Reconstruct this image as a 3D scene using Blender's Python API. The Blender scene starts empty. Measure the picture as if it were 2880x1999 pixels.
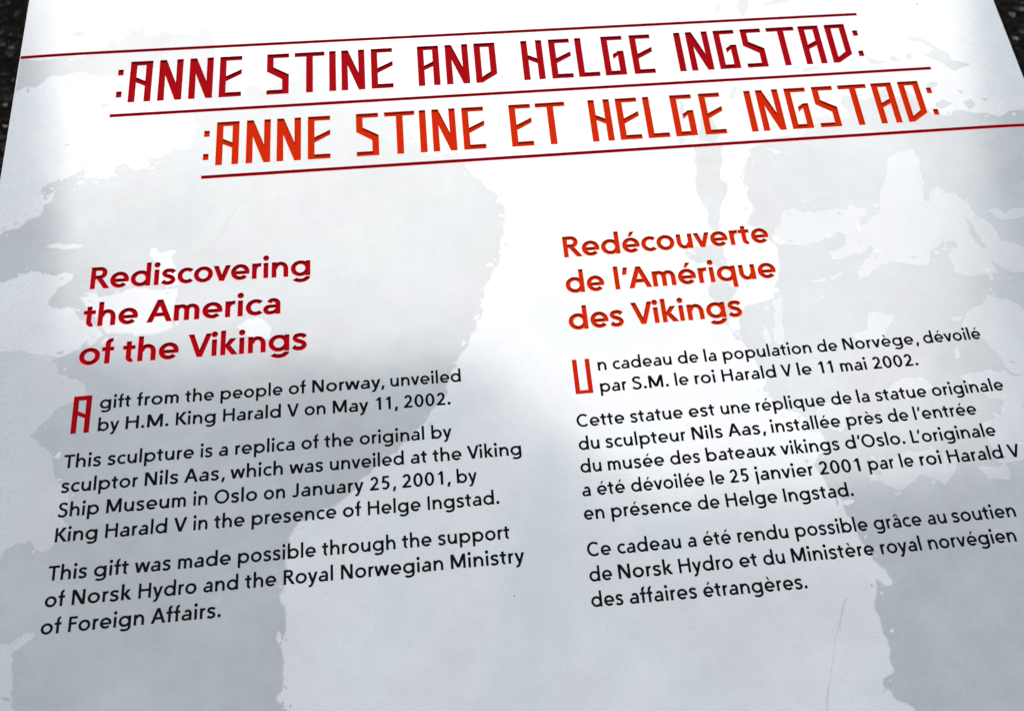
import bpy, math, random, json
from mathutils import Matrix, Vector
from mathutils.geometry import delaunay_2d_cdt

random.seed(7)
R = math.radians
MM = 0.001
scene = bpy.context.scene
col = scene.collection

# ------------------------------------------------------------------ camera, sky, sun, exposure
PANEL_TILT = R(6.0)          # the desk-like board leans towards the reader
PANEL_HEIGHT = 0.86
ROOT = Matrix.Translation((0, 0, PANEL_HEIGHT)) @ Matrix.Rotation(PANEL_TILT, 4, 'X')

CAM = {'f': 0.7, 'R': [[0.995651, 0.076654, -0.052946], [-0.089653, 0.942875, -0.320858], [0.025326, 0.324209, 0.945646]], 'loc': [-0.06235, -0.15813, 0.46642]}
cam_d = bpy.data.cameras.new('camera')
cam_d.sensor_fit = 'HORIZONTAL'
cam_d.sensor_width = 36.0
cam_d.lens = 36.0 * CAM['f']
cam_d.clip_start = 0.01
cam_d.clip_end = 400.0
cam_d.dof.use_dof = True
cam_d.dof.focus_distance = 0.50
cam_d.dof.aperture_fstop = 9.0
cam_o = bpy.data.objects.new('camera', cam_d)
col.objects.link(cam_o)
cam_o.matrix_world = ROOT @ (Matrix.Translation(CAM['loc']) @ Matrix(CAM['R']).to_4x4())
scene.camera = cam_o

SUN_EL, SUN_AZ = R(42), R(-5)        # azimuth from +Y, clockwise; ahead of the reader
world = bpy.data.worlds.new('World')
scene.world = world
world.use_nodes = True
wn, wl = world.node_tree.nodes, world.node_tree.links
sky = wn.new('ShaderNodeTexSky')
sky.sky_type = 'NISHITA'
sky.sun_disc = False
sky.sun_elevation = SUN_EL
sky.sun_rotation = SUN_AZ
sky.air_density, sky.dust_density, sky.ozone_density = 1.0, 2.0, 1.0
wl.new(sky.outputs[0], wn['Background'].inputs[0])
wn['Background'].inputs[1].default_value = 0.05

# a bright cloud bank ahead, ragged edge overhead, shaped to grade the board's reflection
wtc = wn.new('ShaderNodeTexCoord')
wno = wn.new('ShaderNodeTexNoise'); wno.inputs['Scale'].default_value = 2.6; wno.inputs['Detail'].default_value = 5
wl.new(wtc.outputs['Generated'], wno.inputs['Vector'])
wsp = wn.new('ShaderNodeSeparateXYZ'); wl.new(wtc.outputs['Generated'], wsp.inputs[0])
wma = wn.new('ShaderNodeMath'); wma.operation = 'MULTIPLY_ADD'; wma.inputs[1].default_value = 0.07
wl.new(wno.outputs[0], wma.inputs[0])
wmx = wn.new('ShaderNodeMath'); wmx.operation = 'MINIMUM'; wmx.inputs[1].default_value = .22
wsl = wn.new('ShaderNodeMath'); wsl.operation = 'MULTIPLY_ADD'; wsl.inputs[1].default_value = .9
wmn = wn.new('ShaderNodeMath'); wmn.operation = 'MAXIMUM'; wl.new(wsp.outputs[0], wmn.inputs[0])
wmq = wn.new('ShaderNodeMath'); wmq.operation = 'MULTIPLY'; wmq.inputs[1].default_value = .06; wl.new(wsp.outputs[0], wmq.inputs[0]); wl.new(wmq.outputs[0], wmn.inputs[1])
wl.new(wmn.outputs[0], wmx.inputs[0]); wl.new(wmx.outputs[0], wsl.inputs[0]); wl.new(wsp.outputs[1], wsl.inputs[2]); wl.new(wsl.outputs[0], wma.inputs[2])
def wramp(src, a, b, x, y):
    r_ = wn.new('ShaderNodeMapRange'); r_.interpolation_type = 'SMOOTHSTEP'
    for i, v in enumerate((a, b, x, y)): r_.inputs[i + 1].default_value = v
    wl.new(src, r_.inputs[0]); return r_.outputs[0]
f1, f2, f3 = wramp(wma.outputs[0], 0.185 + 0.07 / 2, 0.25 + 0.07 / 2, 0, 1), wramp(wsp.outputs[1], .5, .95, 1, .12), wramp(wsp.outputs[0], -.51, -.45, .0, 1)
wm1 = wn.new('ShaderNodeMath'); wm1.operation = 'MULTIPLY'; wl.new(f1, wm1.inputs[0]); wl.new(f2, wm1.inputs[1])
wm2 = wn.new('ShaderNodeMath'); wm2.operation = 'MULTIPLY'; wl.new(wm1.outputs[0], wm2.inputs[0]); wl.new(f3, wm2.inputs[1])
f4 = wramp(wsp.outputs[0], .545, .635, 1, .0)  # like the left fade, added to dim the board's side reflections
wm4 = wn.new('ShaderNodeMath'); wm4.operation = 'MULTIPLY'; wl.new(wm2.outputs[0], wm4.inputs[0]); wl.new(f4, wm4.inputs[1])
wm3 = wn.new('ShaderNodeMath'); wm3.operation = 'MULTIPLY'; wm3.inputs[1].default_value = 2.5; wl.new(wm4.outputs[0], wm3.inputs[0])
wbg = wn.new('ShaderNodeBackground'); wbg.inputs[0].default_value = (1, .955, .90, 1)
wl.new(wm3.outputs[0], wbg.inputs[1])
wad = wn.new('ShaderNodeAddShader')
wl.new(wn['Background'].outputs[0], wad.inputs[0]); wl.new(wbg.outputs[0], wad.inputs[1])
wl.new(wad.outputs[0], wn['World Output'].inputs[0])

sun_d = bpy.data.lights.new('sun', 'SUN')
sun_d.energy = 2.6
sun_d.angle = R(0.6)
sun_d.color = (1.0, 0.97, 0.93)
sun_o = bpy.data.objects.new('sun', sun_d)
col.objects.link(sun_o)
to_sun = Vector((math.sin(SUN_AZ) * math.cos(SUN_EL), math.cos(SUN_AZ) * math.cos(SUN_EL), math.sin(SUN_EL)))
sun_o.rotation_euler = to_sun.to_track_quat('Z', 'Y').to_euler()
sun_o.location = to_sun * 5

vs = scene.view_settings
vs.view_transform = 'Standard'
vs.look = 'None'
vs.exposure = 0.64
vs.gamma = 1.0
vs.use_curve_mapping = False

# ------------------------------------------------------------------ helpers
def link(o, parent=None):
    col.objects.link(o)
    o.parent = parent
    return o

def mesh_obj(name, verts, faces, mats, parent=None, fmat=None, smooth=False):
    me = bpy.data.meshes.new(name)
    me.from_pydata(verts, [], faces)
    for m in mats:
        me.materials.append(m)
    if fmat:
        me.polygons.foreach_set('material_index', fmat)
    if smooth:
        me.polygons.foreach_set('use_smooth', [True] * len(me.polygons))
    me.update()
    return link(bpy.data.objects.new(name, me), parent)

class Acc:
    """collects faces of one part"""
    def __init__(self): self.v, self.f, self.m = [], [], []
    def add(self, verts, faces, mat=0):
        b = len(self.v)
        self.v += verts
        self.f += [tuple(i + b for i in f) for f in faces]
        self.m += [mat] * len(faces)
    def build(self, name, mats, parent, smooth=False):
        return mesh_obj(name, self.v, self.f, mats, parent, self.m, smooth)

def area(p):
    return 0.5 * sum(p[i - 1][0] * p[i][1] - p[i][0] * p[i - 1][1] for i in range(len(p)))

def ccw(p):
    return p if area(p) > 0 else p[::-1]

def union(polys, eps=1e-6):
    """union of simple polygons: points, triangles"""
    vs_, fs, n = [], [], 0
    for p in polys:
        p = ccw(p)
        vs_ += [Vector(q) for q in p]
        fs.append(list(range(n, n + len(p))))
        n += len(p)
    out = delaunay_2d_cdt(vs_, [], fs, 1, eps)
    pts = [(q[0], q[1]) for q in out[0]]
    tris = [tuple(t) for t, o in zip(out[2], out[5]) if o]
    return pts, tris

def loops(tris):
    """boundary loops (outer ccw, holes cw) of a triangle set"""
    ed = {}
    for t in tris:
        for i in range(len(t)):
            ed[(t[i], t[(i + 1) % len(t)])] = 1
    nxt = {}
    for a, b in ed:
        if (b, a) not in ed:
            nxt.setdefault(a, []).append(b)
    res = []
    while nxt:
        s = next(iter(nxt)); l = [s]; c = s
        while True:
            bs = nxt.get(c)
            if not bs: break
            b = bs.pop()
            if not bs: del nxt[c]
            if b == s: break
            l.append(b); c = b
        if len(l) > 2: res.append(l)
    return res

def offset(pts, d):
    """moves a closed loop outward (to its right-hand side) by d, mitred"""
    n = len(pts); res = []
    for i in range(n):
        ax, ay = pts[i - 1]; bx, by = pts[i]; cx, cy = pts[(i + 1) % n]
        e1 = Vector((bx - ax, by - ay)); e2 = Vector((cx - bx, cy - by))
        if e1.length < 1e-9 or e2.length < 1e-9:
            res.append((bx, by)); continue
        e1.normalize(); e2.normalize()
        n1 = Vector((e1.y, -e1.x)); n2 = Vector((e2.y, -e2.x))
        k = 1 + n1.dot(n2)
        m_ = (n1 + n2) / max(k, 0.35)
        res.append((bx + m_.x * d, by + m_.y * d))
    return res

# ------------------------------------------------------------------ humanist sans letterforms, drawn stroke by stroke (1000 per em)
def font(w, h, seg, XH=498.0):
    CAP, ASC, DSC = 708.0, 760.0, -218.0
    G = {}
    def bar(x0, y0, x1, y1): return [(x0, y0), (x1, y0), (x1, y1), (x0, y1)]
    def diag(x0, y0, x1, y1, wh): return [(x0, y0), (x0 + wh, y0), (x1 + wh, y1), (x1, y1)]
    def ring(cx, cy, rx, ry, a0, a1, tx=w, ty=h):
        res = []
        span = a1 - a0
        parts = max(1, math.ceil(span / 181.0))
        for k in range(parts):
            b0, b1 = a0 + span * k / parts, a0 + span * (k + 1) / parts
            n = max(3, int(seg * (b1 - b0) / 360.0))
            o, i_ = [], []
            for j in range(n + 1):
                a = R(b0 + (b1 - b0) * j / n)
                o.append((cx + rx * math.cos(a), cy + ry * math.sin(a)))
                i_.append((cx + (rx - tx) * math.cos(a), cy + (ry - ty) * math.sin(a)))
            res.append(o + i_[::-1])
        return res
    def dot(cx, cy, r):
        n = max(8, seg // 2)
        return [(cx + r * math.cos(2 * math.pi * j / n), cy + r * math.sin(2 * math.pi * j / n)) for j in range(n)]
    def path(pts, wd):
        sm = []
        q = [pts[0]] + pts + [pts[-1]]
        for i in range(1, len(q) - 2):
            for j in range(3):
                t = j / 3.0
                sm.append(tuple(0.5 * (2 * q[i][k] + (q[i + 1][k] - q[i - 1][k]) * t + (2 * q[i - 1][k] - 5 * q[i][k] + 4 * q[i + 1][k] - q[i + 2][k]) * t * t
                          + (3 * q[i][k] - q[i - 1][k] - 3 * q[i + 1][k] + q[i + 2][k]) * t ** 3) for k in (0, 1)))
        sm.append(pts[-1])
        l, r_ = [], []
        for i in range(len(sm)):
            a = sm[max(0, i - 1)]; b = sm[min(len(sm) - 1, i + 1)]
            d = Vector((b[0] - a[0], b[1] - a[1])).normalized()
            # thinner where the stroke runs level
            t = wd * (abs(d.y) + abs(d.x) * h / w) / (abs(d.x) + abs(d.y)) / 2
            l.append((sm[i][0] - d.y * t, sm[i][1] + d.x * t)); r_.append((sm[i][0] + d.y * t, sm[i][1] - d.x * t))
        return [l + r_[::-1]]
    OV = 10.0
    ry = (XH + 2 * OV) / 2; cy = XH / 2
    sb = 71.0 - (w - 96) * 0.2
    def stem(x, y0, y1): return bar(x, y0, x + w, y1)
    def put(c, adv, *ps):
        polys = []
        for p in ps:
            if p and isinstance(p[0], tuple): polys.append(p)
            else: polys += p
        G[c] = (adv, polys)
    k = (w - 96) * 0.8                                  # heavier weights are drawn wider
    RW = 546 + k                                        # round width
    put('o', RW + 80, ring(40 + RW / 2, cy, RW / 2, ry, 0, 360))
    NW = 474 + k
    def arch(x, wd):
        rx = min(wd * 0.5, 232.0) + 4
        cxx = x + wd - rx
        cyy = XH + 8 - rx * 1.02
        return ring(cxx, cyy, rx, rx * 1.02, 0, 168), bar(x + wd - w, 0, x + wd, cyy + 1)
    a_, s_ = arch(sb, NW)
    put('n', NW + 2 * sb - 4, stem(sb, 0, XH), a_, s_)
    put('h', NW + 2 * sb - 4, stem(sb, 0, ASC), a_, s_)
    m1, s1 = arch(sb, 400 + k * .8); m2, s2 = arch(sb + 400 + k * .8 - w, 400 + k * .8)
    put('m', 2 * (400 + k * .8) - w + 2 * sb - 4, stem(sb, 0, XH), m1, s1, m2, s2)
    U = NW + 2 * sb - 4
    put('u', U, [[(U - x, XH - y) for x, y in p] for p in (stem(sb, 0, XH), s_)], [[(U - x, XH - y) for x, y in p] for p in a_])
    put('r', 345 + k * .6, stem(sb, 0, XH), ring(sb + 228, XH - 208, 222, 216, 78, 172), bar(sb + 225, XH + 8 - h, sb + 258 + k * .3, XH + 6))
    BW = 567 + k
    rx = (BW - 8) / 2
    bl = ring(40 + rx, cy, rx, ry, 0, 360)
    put('d', BW + 40 + sb, bl, stem(40 + BW - w, 0, ASC))
    put('q', BW + 40 + sb, bl, stem(40 + BW - w, DSC, XH))
    put('g', BW + 40 + sb, bl, stem(40 + BW - w, -20, XH), ring(40 + BW - rx, -22, rx, 196, 218, 360))
    br = ring(sb + BW - rx, cy, rx, ry, 0, 360)
    put('b', BW + 40 + sb, br, stem(sb, 0, ASC))
    put('p', BW + 40 + sb, br, stem(sb, DSC, XH))
    CW = RW * .97
    put('c', 480 + k, ring(40 + CW / 2, cy, CW / 2, ry, 48, 312))
    EW = RW * .975
    e_ = [ring(40 + EW / 2, cy, EW / 2, ry, -3, 316), bar(40 + w * .6, cy - h * .62, 40 + EW - 8, cy + h * .28)]
    put('e', EW + 40 + 34, *e_)
    AX = 497 + k * .8                                     # right edge of a
    def abody():
        rr = 188 + k * .3
        return [stem(AX - w, 0, XH - 176), ring(AX - rr, XH + OV - 190, rr, 190, 0, 152, w, h),
                ring(38 + 173, 142, 173, 152, 90, 270, w * .98, h * .92), bar(210, 294 - h * .86, AX - w + 2, 294),
                ring(211, 142, AX - w * .3 - 211, 152, 270, 360, w * .9, h * .92)]
    put('a', AX + sb - 6, *abody())
    sp = [(396, 394), (340, 446), (250, 462), (146, 442), (98, 366), (146, 298), (240, 260), (335, 212), (378, 132), (328, 58), (225, 32), (128, 48), (62, 100)]
    put('s', 470 + k * .8, path([(x + k * .4, y) for x, y in sp], w * 1.0))
    tx = 108
    put('t', 368 + k * .5, stem(tx, 118, 628), bar(14, XH - h, 340 + k * .3, XH), ring(tx + 150 + k * .2, 138, 150 + k * .2, 148, 180, 285, w, h))
    put('f', 342 + k * .5, stem(tx, 0, 610), bar(18, XH - h, 330 + k * .3, XH), ring(tx + 168 + k * .2, 606, 168 + k * .2, 164, 82, 180, w, h))
    dr = w * .66
    put('i', w + 2 * sb, stem(sb, 0, XH), dot(sb + w / 2, 672, dr))
    put('l', w + 2 * sb, stem(sb, 0, ASC))
    put('j', w + 2 * sb, stem(sb, -120, XH), dot(sb + w / 2, 672, dr), ring(sb + w - 150, -112, 150, 112, 290, 360))
    put('k', 520 + k, stem(sb, 0, ASC), diag(sb + w * .55, 238, sb + 262 + k * .5, XH, w * 1.2), diag(sb + 300 + k * .6, 0, sb + w * .55 + 50, 262, w * 1.28))
    V = 1.06 * w
    put('v', 500 + k, diag(250 - V / 2 + k / 2, 0, 10, XH, V), diag(250 - V / 2 + k / 2, 0, 490 + k - V, XH, V))
    put('y', 500 + k, diag(250 - V / 2 + k / 2, 0, 10, XH, V), diag(250 - V / 2 + k / 2, 0, 490 + k - V, XH, V), diag(170 + k * .3 - V * .5, -172, 250 - V / 2 + k / 2, 0, V),
        [(60, DSC), (150 + k * .3, DSC), (172 + k * .3 + V * .5, -172), (172 + k * .3, -172 + h * .6), (60, -172 + h * .42)])
    WD = 770 + k
    put('w', WD, diag(215 - V / 2, 0, 10, XH, V), diag(215 - V / 2, 0, WD / 2 - V / 2, XH, V), diag(WD - 215 - V / 2, 0, WD / 2 - V / 2, XH, V), diag(WD - 215 - V / 2, 0, WD - 10 - V, XH, V))
    put('x', 500 + k, diag(8, 0, 372 + k - w * .3, XH, w * 1.22), diag(490 + k - w * 1.22, 0, 16, XH, w * 1.22))
    def acc(base, c, kind):
        adv, ps = G[base]
        cx_ = {'e': 40 + EW / 2, 'a': 280}[base]
        if kind == 'a': q = [[(cx_ - 48, 570), (cx_ + 28, 570), (cx_ + 138, 716), (cx_ + 18, 716)]]
        if kind == 'g': q = [[(cx_ + 48, 556), (cx_ - 138, 716), (cx_ - 18, 716), (cx_ + 48 + 0, 556 + 1), ]]
        if kind == 'g': q = [[(cx_ - 28, 570), (cx_ + 48, 556), (cx_ - 18, 716), (cx_ - 138, 716)]]
        if kind == 'c': q = [diag(cx_ - 148, 560, cx_ - 52, 700, 86), diag(cx_ + 62, 560, cx_ - 34, 700, 86)]
        G[c] = (adv, ps + q)
    acc('e', 'é', 'a'); acc('e', 'è', 'g'); acc('a', 'â', 'c')
    put('.', 262, dot(131, w * .58, w * .64))
    put(',', 262, diag(70, -128, 128, 118, w * .98))
    put('’', 240, diag(70, 478, 122, 708, w * .92))
    # capitals
    cs = sb + 6
    put('H', 600 + k + 2 * cs, stem(cs, 0, CAP), stem(cs + 600 + k - w, 0, CAP), bar(cs + w - 2, 330, cs + 600 + k - w + 2, 330 + h))
    put('I', w + 2 * cs, stem(cs, 0, CAP))
    put('F', 530, stem(cs, 0, CAP), bar(cs, CAP - h, cs + 412, CAP), bar(cs, 332, cs + 378, 332 + h))
    put('L', 490, stem(cs, 0, CAP), bar(cs, 0, cs + 392, h))
    put('T', 580, stem(290 - w / 2, 0, CAP), bar(14, CAP - h, 566, CAP))
    put('N', 606 + 2 * cs, stem(cs, 0, CAP), stem(cs + 606 - w, 0, CAP), diag(cs + 606 - w * 1.28, 0, cs, CAP, w * 1.28))
    MW = 750
    put('M', MW + 2 * cs, stem(cs, 0, CAP), stem(cs + MW - w, 0, CAP), diag(cs + MW / 2 - w * .58, 60, cs, CAP, w * 1.16), diag(cs + MW / 2 - w * .58, 60, cs + MW - w * 1.16, CAP, w * 1.16))
    put('K', 640, stem(cs, 0, CAP), diag(cs + w * .5, 330, cs + 372, CAP, w * 1.34), diag(cs + 430, 0, cs + w * .5 + 30, 400, w * 1.36))
    AW = 690 + k * .6
    put('A', AW, diag(6, 0, AW / 2 - w * .56, CAP, w * 1.1), diag(AW - 6 - w * 1.1, 0, AW / 2 - w * .56, CAP, w * 1.1), bar(AW * .27, 178, AW * .73, 178 + h))
    VW = 650 + k * .6
    put('V', VW, diag(VW / 2 - w * .56, 0, 6, CAP, w * 1.1), diag(VW / 2 - w * .56, 0, VW - 6 - w * 1.1, CAP, w * 1.1))
    put('O', 850, ring(425, CAP / 2, 378, CAP / 2 + 12, 0, 360))
    put('C', 740, ring(425, CAP / 2, 378, CAP / 2 + 12, 46, 314))
    put('R', 620 + k * .5, stem(cs, 0, CAP), bar(cs, CAP - h, cs + 270, CAP), bar(cs, 322, cs + 270, 322 + h), ring(cs + 262 + k * .3, 322 + (CAP - 322) / 2, 206, (CAP - 322) / 2, -90, 90, w, h), diag(cs + 400 + k * .4, 0, cs + 178, 330, w * 1.24))
    put('J', 480, stem(400 - w, 190, CAP), ring(400 - 196, 186, 196, 198, 215, 360))
    put('S', 560, path([(462, 590), (390, 658), (278, 678), (160, 640), (116, 530), (172, 430), (280, 376), (400, 316), (456, 200), (396, 76), (262, 28), (140, 56), (54, 136)], w * 1.0))
    # figures
    put('0', 569, ring(284, 354, 242, 366, 0, 360))
    put('1', 512, stem(268, 0, CAP), diag(108, 530, 268, CAP - w * .1, w * 1.15))
    put('2', 569, ring(282, 498, 206, 220, -38, 168, w, h), diag(58, h * .6, 330, 392, w * 1.25), bar(58, 0, 506, h))
    put('5', 569, bar(130, CAP - h, 470, CAP), diag(98, 350, 130, CAP, w * .98), ring(270, 224, 226, 234, -142, 132, w, h), bar(98, 340, 150, 425))
    return G

KERN = {'Vi': -40, 'y,': -70, 'r,': -70, "L’": -90, 'rw': -10, 'wa': -15, 'y.': -60, 'Ro': -15, 'Fo': -25, 'Th': -10, 've': -12, 'vo': -12, 'ov': -12, 'ev': -8, 'ay': -12, 'oy': -12, 'ya': -14, 'ry': 8, '’O': -10, 'rv': 6, '11': -15, 'ff': -8, 'Ma': 0}
def ink(G, c):
    xs = [x for p in G[c][1] for x, y in p]
    return min(xs), max(xs)

_cache = {}
def glyph(G, c):
    key = (id(G), c)
    if key not in _cache:
        pts, tris = union([[(x / 1000.0, y / 1000.0) for x, y in p] for p in G[c][1]])
        _cache[key] = (pts, tris, loops(tris))
    return _cache[key]

def layout(G, text, anchors, end, em):
    """positions (mm) of every letter of a line: each word starts on its anchor; widths follow the letterforms"""
    out = []
    words = text.split()
    info = []
    for wd in words:
        x = 0.0; pos = []
        for i, c in enumerate(wd):
            if i: x += KERN.get(wd[i - 1] + c, 0)
            pos.append(x); x += G[c][0]
        l = ink(G, wd[0])[0]; r_ = pos[-1] + ink(G, wd[-1])[1]
        info.append((wd, pos, l, r_, ink(G, wd[0])[0], G[wd[-1]][0] - ink(G, wd[-1])[1]))
    report = []
    for n, (wd, pos, l, r_, lsb, rsb) in enumerate(info):
        a = anchors[n]
        if n + 1 < len(words):
            gap = (rsb + 250 + info[n + 1][4]) * em / 1000.0
            want = anchors[n + 1] - a - gap
        else:
            want = end - a
        nat = (r_ - l) * em / 1000.0
        s = max(0.92, min(1.09, want / nat))
        report.append((wd, round(want / nat, 3)))
        for c, p in zip(wd, pos):
            out.append((c, a + (p - l) * em / 1000.0 * s, s))
    return out, report

# ------------------------------------------------------------------ rune-like display capitals (height 1)
def rune(c):
    s, b = 0.155, 0.092
    W = 0.56
    q = lambda x0, y0, x1, y1: [(x0, y0), (x1, y0), (x1, y1), (x0, y1)]
    if c == 'I': return [q(0, 0, .16, 1)]
    if c == 'A': return [q(0, 0, s, 1), q(W - s, 0, W, 1), q(0, 1 - b, W, 1), [(s - .01, .49), (W - s + .01, .38), (W - s + .01, .49), (s - .01, .605)]]
    if c == 'a': return [q(0, 0, s, 1), q(W - s, 0, W, 1), q(0, 1 - b, W, 1), [(s - .01, .385), (W - s + .01, .49), (W - s + .01, .60), (s - .01, .49)]]
    if c == 'N': return [q(0, 0, s, 1), q(.6 - s, 0, .6, 1), [(s - .015, .65), (.6 - s - .002, 0), (.6 - s + .02, 0), (.6 - s + .02, .37), (s + .005, 1), (s - .015, 1)]]
    if c == 'E': return [q(0, 0, s, 1), q(0, 1 - b, W, 1), q(0, 0, W, b + .005), [(s - .01, .38), (W, .555), (W, .66), (s - .01, .495)]]
    if c == 'S': return [q(0, 1 - b, W, 1), [(0, .57), (s, .665), (s, 1), (0, 1)], [(0, .57), (W - s, .36), (W, .47), (s, .665)], [(W - s, 0), (W, 0), (W, .47), (W - s, .36)], q(0, 0, W, b)]
    if c == 'T': return [q(0, 0, s + .005, 1), q(-.305, 1 - b, .47, 1)]
    if c == 'D': return [q(0, 0, s, 1), q(0, 1 - b, W, 1), q(W - s, .2, W, 1), [(0, 0), (s, 0), (W, .2), (W - s, .265), (s - .01, .12), (0, .1)]]
    if c == 'H': return [q(0, 0, s, 1), q(W - s, 0, W, 1), [(s - .01, .52), (W - s + .01, .405), (W - s + .01, .52), (s - .01, .63)]]
    if c == 'L': return [q(0, 0, s, 1), q(0, 0, W, b + .005)]
    if c == 'G': return [q(0, 0, s, 1), q(0, 1 - b, W + .01, 1), q(0, 0, W, b + .005), q(W - s, 0, W, .605), [(.27, .42), (W - s + .01, .515), (W - s + .02, .605), (.43, .605), (.27, .525)]]
    if c == ':': return [q(0, .135, .125, .265), q(0, .68, .125, .81)]
    if c == 'U': return [q(0, 0, .27, 1), q(.73, 0, 1, 1), q(0, 0, 1, .1)]
    if c == 'B': return [q(0, 0, .3, 1), q(.7, 0, 1, 1), q(0, .88, 1, 1), [(.25, .49), (.75, .38), (.75, .49), (.25, .605)]]

# ------------------------------------------------------------------ materials
def nodes_of(name):
    m = bpy.data.materials.new(name)
    m.use_nodes = True
    nt = m.node_tree
    return m, nt.nodes, nt.links, nt.nodes['Principled BSDF']

def noise(N, L, scale, detail=3, rough=.5, vec=None):
    t = N.new('ShaderNodeTexNoise')
    t.inputs['Scale'].default_value = scale; t.inputs['Detail'].default_value = detail; t.inputs['Roughness'].default_value = rough
    if vec: L.new(vec, t.inputs['Vector'])
    return t

def ramp(N, L, src, stops):
    r_ = N.new('ShaderNodeValToRGB')
    e = r_.color_ramp.elements
    e[0].position, e[0].color = stops[0][0], (*stops[0][1], 1)
    e[1].position, e[1].color = stops[-1][0], (*stops[-1][1], 1)
    for p, c in stops[1:-1]:
        x = e.new(p); x.color = (*c, 1)
    L.new(src, r_.inputs[0])
    return r_

def mul(N, L, a, b):
    mx = N.new('ShaderNodeMix'); mx.data_type = 'RGBA'; mx.blend_type = 'MULTIPLY'; mx.inputs[0].default_value = 1
    L.new(a, mx.inputs[6]); L.new(b, mx.inputs[7])
    return mx.outputs[2]

def print_mat(name, c, rough, mottle=.06, ior=1.5, tint=True):
    """printed laminate: cloudy watercolour mottling of the print, fine ink grain, slight orange peel"""
    m, N, L, B = nodes_of(name)
    tc = N.new('ShaderNodeTexCoord')
    n1 = noise(N, L, 9, 5, .62, tc.outputs['Object'])
    lo = tuple(x * (1 - mottle) for x in c); hi = tuple(min(1, x * (1 + mottle)) for x in c)
    r1 = ramp(N, L, n1.outputs[0], [(.3, lo), (.7, hi)])
    out = r1.outputs[0]
    if tint:
        n2 = noise(N, L, 14, 2, .5, tc.outputs['Object'])
        r2 = ramp(N, L, n2.outputs[0], [(.36, (.955, .985, 1.0)), (.5, (1, 1, 1)), (.66, (1.0, .975, 1.0))])
        out = mul(N, L, out, r2.outputs[0])
    n3 = noise(N, L, 1500, 2, .7, tc.outputs['Object'])
    r3 = ramp(N, L, n3.outputs[0], [(.25, (1 - 0.2,) * 3), (.75, (1 + 0.2,) * 3)])
    out = mul(N, L, out, r3.outputs[0])
    n5 = noise(N, L, 60, 4, .7, tc.outputs['Object'])
    r5 = ramp(N, L, n5.outputs[0], [(.3, (1 - mottle * .55,) * 3), (.7, (1 + mottle * .4,) * 3)])
    out = mul(N, L, out, r5.outputs[0])
    vo = N.new('ShaderNodeTexVoronoi'); vo.inputs['Scale'].default_value = 42           # a few specks of dirt
    L.new(tc.outputs['Object'], vo.inputs['Vector'])
    sc_ = N.new('ShaderNodeSeparateColor'); L.new(vo.outputs['Color'], sc_.inputs[0])
    on = N.new('ShaderNodeMath'); on.operation = 'GREATER_THAN'; on.inputs[1].default_value = .89; L.new(sc_.outputs[0], on.inputs[0])
    sz = N.new('ShaderNodeMath'); sz.operation = 'MULTIPLY'; sz.inputs[1].default_value = .042; L.new(sc_.outputs[1], sz.inputs[0])
    nr = N.new('ShaderNodeMath'); nr.operation = 'LESS_THAN'; L.new(vo.outputs['Distance'], nr.inputs[0]); L.new(sz.outputs[0], nr.inputs[1])
    an = N.new('ShaderNodeMath'); an.operation = 'MULTIPLY'; L.new(on.outputs[0], an.inputs[0]); L.new(nr.outputs[0], an.inputs[1])
    rs = ramp(N, L, an.outputs[0], [(0, (1, 1, 1)), (1, (.12, .11, .10))])
    out = mul(N, L, out, rs.outputs[0])
    L.new(out, B.inputs['Base Color'])
    B.inputs['Roughness'].default_value = rough
    B.inputs['IOR'].default_value = ior
    B.inputs['Coat Weight'].default_value = 1.0
    n6 = noise(N, L, 11, 7, .68, tc.outputs['Object'])                                   # hand marks, dried rain: patchy gloss
    mr = N.new('ShaderNodeMapRange'); L.new(n6.outputs[0], mr.inputs[0])
    for i_, v_ in enumerate((.35, .65, 0.13 * .8, 0.13 * 1.3)): mr.inputs[i_ + 1].default_value = v_
    L.new(mr.outputs[0], B.inputs['Coat Roughness'])
    B.inputs['Coat IOR'].default_value = 1.9
    n4 = noise(N, L, 900, 3, .6, tc.outputs['Object'])
    bp = N.new('ShaderNodeBump'); bp.inputs['Strength'].default_value = .10; bp.inputs['Distance'].default_value = .0002
    n7 = noise(N, L, 16, 2, .5, tc.outputs['Object'])                                    # slight waviness of the sheet
    b2 = N.new('ShaderNodeBump'); b2.inputs['Strength'].default_value = .35; b2.inputs['Distance'].default_value = .0005
    L.new(n7.outputs[0], b2.inputs['Height'])
    L.new(n4.outputs[0], bp.inputs['Height']); L.new(b2.outputs[0], bp.inputs['Normal'])
    L.new(bp.outputs[0], B.inputs['Normal']); L.new(b2.outputs[0], B.inputs['Coat Normal'])
    return m

def ink_mat(name, c, rough, ior=1.35, var=.14, spec=.5):
    m, N, L, B = nodes_of(name)
    tc = N.new('ShaderNodeTexCoord')
    n3 = noise(N, L, 1100, 3, .65, tc.outputs['Object'])
    r3 = ramp(N, L, n3.outputs[0], [(.3, tuple(x * (1 - var) for x in c)), (.7, tuple(min(1, x * (1 + var)) for x in c))])
    L.new(r3.outputs[0], B.inputs['Base Color'])
    B.inputs['Roughness'].default_value = rough
    B.inputs['IOR'].default_value = ior
    B.inputs['Specular IOR Level'].default_value = spec
    return m

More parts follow.
